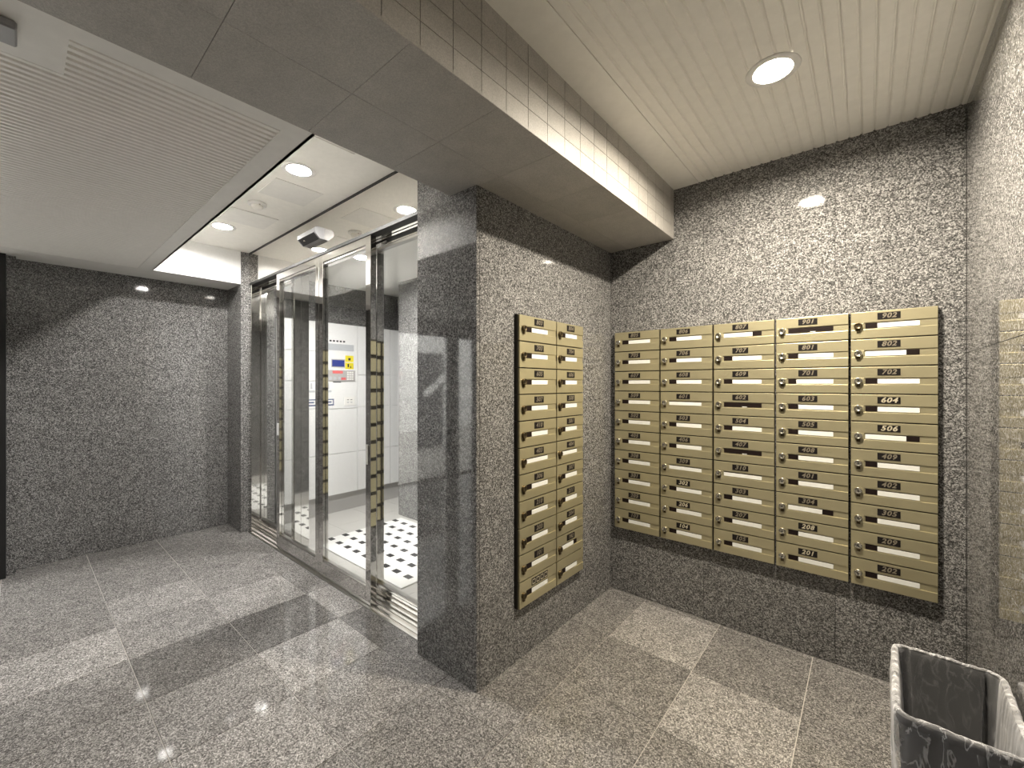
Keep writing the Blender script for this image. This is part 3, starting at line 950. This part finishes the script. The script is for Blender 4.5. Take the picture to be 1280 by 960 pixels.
ve = struct('wall_vestibule_end', (-4.9, 3.62, 0), (-3.6, 3.72, ZV), 'joint', 'granite wall at the end of the inner hall', 'wall')
slabs(ve, 1, 3.60, -1, [-4.3, -3.7], [0, 1.2, ZV], 'granite_wall')
vb = struct('wall_vestibule_back', (-3.70 + 0.021, W2 + 0.021, 0), (W1 - 0.021, W2 + 0.12, ZTOP), 'joint', 'speckled granite wall behind the checkered mat in the inner hall', 'wall')
slabs(vb, 1, W2, -1, [-3.70, -3.0, -2.3, PX0], [0, 1.2, ZV], 'granite_wall')
slabs(vb, 0, -3.70, -1, [W2 + 0.021, 3.60], [0, 1.2, ZV], 'granite_wall')

# hall lamp
downlight(LH[0], LH[1], ZV, 'lamp_hall', 'white recessed downlight of the inner hall, seen through the glass doors', None)

# parcel lockers: front at x = -4.24, facing +x
LX = -4.24
LY0, LY1 = 1.515, 2.94
lk = thing('parcel_locker', 'white parcel locker bank with a control panel in the inner hall', 'locker', (LX, LY0 + 0.095, 0), math.pi / 2)
LW = LY1 - (LY0 + 0.095)
bx('body', (0, 0.02, 0.19), (LW, 0.55, 1.985), 'white_panel', lk)
bx('plinth', (0.0, 0.03, 0.0), (LW, 0.55, 0.19), 'panel_grey', lk)
colx = [0.0, 0.425, 0.79, 1.20, LW]
zrows = {0: [0.19, 0.62, 1.10, 1.38, 1.68, 1.985], 1: [0.19, 0.62, 1.09, 1.98], 2: [0.19, 0.62, 1.10, 1.45, 1.985], 3: [0.19, 0.62, 1.10, 1.45, 1.985]}
for ci in range(4):
    zr = zrows[ci]
    for a, b in zip(zr, zr[1:]):
        d = bx('locker_door', (colx[ci] + 0.003, 0.0, a + 0.003), (colx[ci + 1] - 0.003, 0.02, b - 0.003), 'white_panel', lk, 0.002)
# control panel on column 1 (its own face)
def face(n, ya, yb, za, zb, mat, parent=lk, th=0.004, base=0.0):
    """ya/yb given as world y on the locker front, za/zb world z."""
    o = LY0 + 0.095
    return bx(n, (ya - o, -base - th, za), (yb - o, -base, zb), mat, parent)
def sc(y_, z_):
    return y_ * LX / -4.95, 1.35 + (z_ - 1.35) * LX / -4.95
def facep(n, ya, yb, za, zb, mat, th=0.004, base=0.0):
    a, b = sc(ya, za); c, d = sc(yb, zb)
    return face(n, a, c, b, d, mat, lk, th, base)
facep('screen_bezel', 2.455, 2.63, 1.555, 1.655, 'panel_grey')
facep('screen', 2.466, 2.62, 1.565, 1.643, 'blue_screen', 0.002, 0.004)
facep('warning_sticker', 2.635, 2.745, 1.625, 1.705, 'yellow', 0.001)
facep('warning_sticker', 2.635, 2.745, 1.535, 1.615, 'yellow', 0.001)
facep('warning_mark', 2.675, 2.705, 1.645, 1.675, 'ink', 0.0006, 0.001)
facep('warning_mark', 2.665, 2.685, 1.56, 1.60, 'ink', 0.0006, 0.001)
facep('warning_mark', 2.70, 2.712, 1.55, 1.575, 'ink', 0.0006, 0.001)
facep('keypad_panel', 2.36, 2.765, 1.385, 1.52, 'panel_grey', 0.006)
facep('red_label', 2.47, 2.60, 1.478, 1.512, 'red', 0.001, 0.006)
facep('red_label', 2.58, 2.64, 1.40, 1.43, 'red', 0.001, 0.006)
for q in range(3):
    facep('round_button', 2.43 + q * 0.055, 2.46 + q * 0.055, 1.40, 1.44, 'print_grey', 0.003, 0.006)
for i in range(3):
    for j in range(4):
        facep('key', 2.655 + i * 0.03, 2.677 + i * 0.03, 1.40 + j * 0.028, 1.42 + j * 0.028, 'white_paint', 0.003, 0.006)
facep('card_slot', 2.48, 2.58, 1.368, 1.378, 'ink', 0.001)
for q in range(6):
    a = 2.392 + q * 0.043
    facep('brand_letter', a, a + 0.026, 1.864, 1.884, 'ink', 0.001)
facep('info_sheet', 2.40, 2.75, 1.76, 1.84, 'print_grey', 0.0006)
facep('socket_plate', 2.625, 2.755, 1.085, 1.19, 'white_paint', 0.006)
for i in range(2):
    facep('socket_hole', 2.655 + i * 0.045, 2.68 + i * 0.045, 1.15, 1.157, 'ink', 0.001, 0.006)
    facep('socket_hole', 2.655 + i * 0.045, 2.68 + i * 0.045, 1.115, 1.128, 'print_grey', 0.001, 0.006)
for (a, b) in ((2.36, 2.49), (2.16, 2.28)):
    facep('notice_border', a, b, 1.09, 1.17, 'ink_blue', 0.001)
    facep('notice_sheet', a + 0.012, b - 0.012, 1.105, 1.158, 'white_panel', 0.0006, 0.001)
    facep('notice_line', a + 0.025, b - 0.03, 1.125, 1.14, 'ink_blue', 0.0006, 0.0016)
for a in (2.19, 2.39):
    facep('pictogram', a + 0.02, a + 0.04, 1.29, 1.36, 'print_grey', 0.001)
    facep('pictogram', a, a + 0.07, 1.25, 1.275, 'print_grey', 0.001)

# checkered mat
mat_o = thing('door_mat', 'white floor mat with rows of small black rectangles inside the glass doors', 'mat', (-2.93, 2.06, 0))
bx('mat_base', (-0.64, -0.43, 0.0), (0.595, 0.43, 0.010), 'mat_white', mat_o, 0.003)
for j in range(6):
    for i in range(9):
        px_, py_ = -2.433 - 0.1375 * i + 2.93, 1.756 + 0.129 * j - 2.06
        bx('black_patch', (px_ - 0.033, py_ - 0.022, 0.010), (px_ + 0.033, py_ + 0.022, 0.0112), 'mat_black', mat_o)

# ------------------------------------------------------------------ street entrance in the left side (seen as reflections)
struct('trim_5', (WL - 0.06, -0.050, 0), (WL + 0.09, -0.006, ZL), 'granite_wall', 'granite pilaster where the far wall meets the street entrance', 'pilaster')['tone'] = 1.0
for i, (a, b) in enumerate(((-0.130, -0.051), (-1.69, -1.50), (YE, -2.03))):
    struct('trim_%d' % (6 + i), (WL - 0.05, a, 0), (WL + (0.14 if i == 0 else 0.03), b, ZL), 'frame_dark',
           ['black steel post of the street entrance fixed to the pilaster', 'dark post in the middle of the street entrance',
            'dark post of the street entrance in the lobby corner'][i], 'door frame')
struct('trim_9', (WL - 0.04, -2.03, 2.03), (WL + 0.02, -1.69, ZL), 'frame_dark', 'dark panel above the narrow pane of the street entrance', 'door frame')
struct('trim_10', (WL - 0.04, -1.50, 2.03), (WL + 0.02, -0.13, ZL), 'frame_dark', 'dark panel above the wide pane of the street entrance', 'door frame')
for i, (a, b) in enumerate(((-2.03, -1.69), (-1.50, -0.13))):
    struct('window_%d' % (3 + i), (WL - 0.015, a, 0.03), (WL - 0.005, b, 2.03), 'glass',
           ['narrow glass pane of the street entrance', 'wide glass pane of the street entrance'][i], 'window')
    struct('trim_%d' % (11 + i), (WL - 0.03, a, 0.0), (WL + 0.01, b, 0.03), 'steel_brushed',
           ['bottom rail below the narrow entrance pane', 'bottom rail below the wide entrance pane'][i], 'door frame')
struct('ground_outside', (-14, -9, -0.10), (WL - 0.10, 1.2, -0.02), 'concrete', 'grey pavement outside the street entrance', 'pavement')
tag(bx('house_wall', (-10.4, -8.5, -0.02), (-10.0, 1.0, 5.0), 'outside_white'), 'white house wall across the street from the entrance', 'building')
tag(bx('garden_wall', (-7.5, -3.55, -0.02), (-7.2, -2.72, 2.02), 'outside_dark', None, 0.01), 'dark stone garden wall outside the street entrance', 'wall')
hr = thing('stair_handrail', 'white sloping stair handrail outside the street entrance', 'handrail', (-6.9, -3.6, -0.02))
ang = math.atan2(0.80, 1.1)
rail = bx('rail', (-0.04, -1.6, -0.06), (0.04, 0.62, 0.06), 'outside_white', hr, 0.008)
rail.location = (0, 0.49 * math.cos(ang) - 0.49, 1.80); rail.rotation_euler = (-ang, 0, 0)
for q in (-1.3, 0.3):
    bx('baluster', (-0.015, q - 0.015, 0.0), (0.015, q + 0.015, 1.76 - math.tan(ang) * q), 'outside_white', hr)
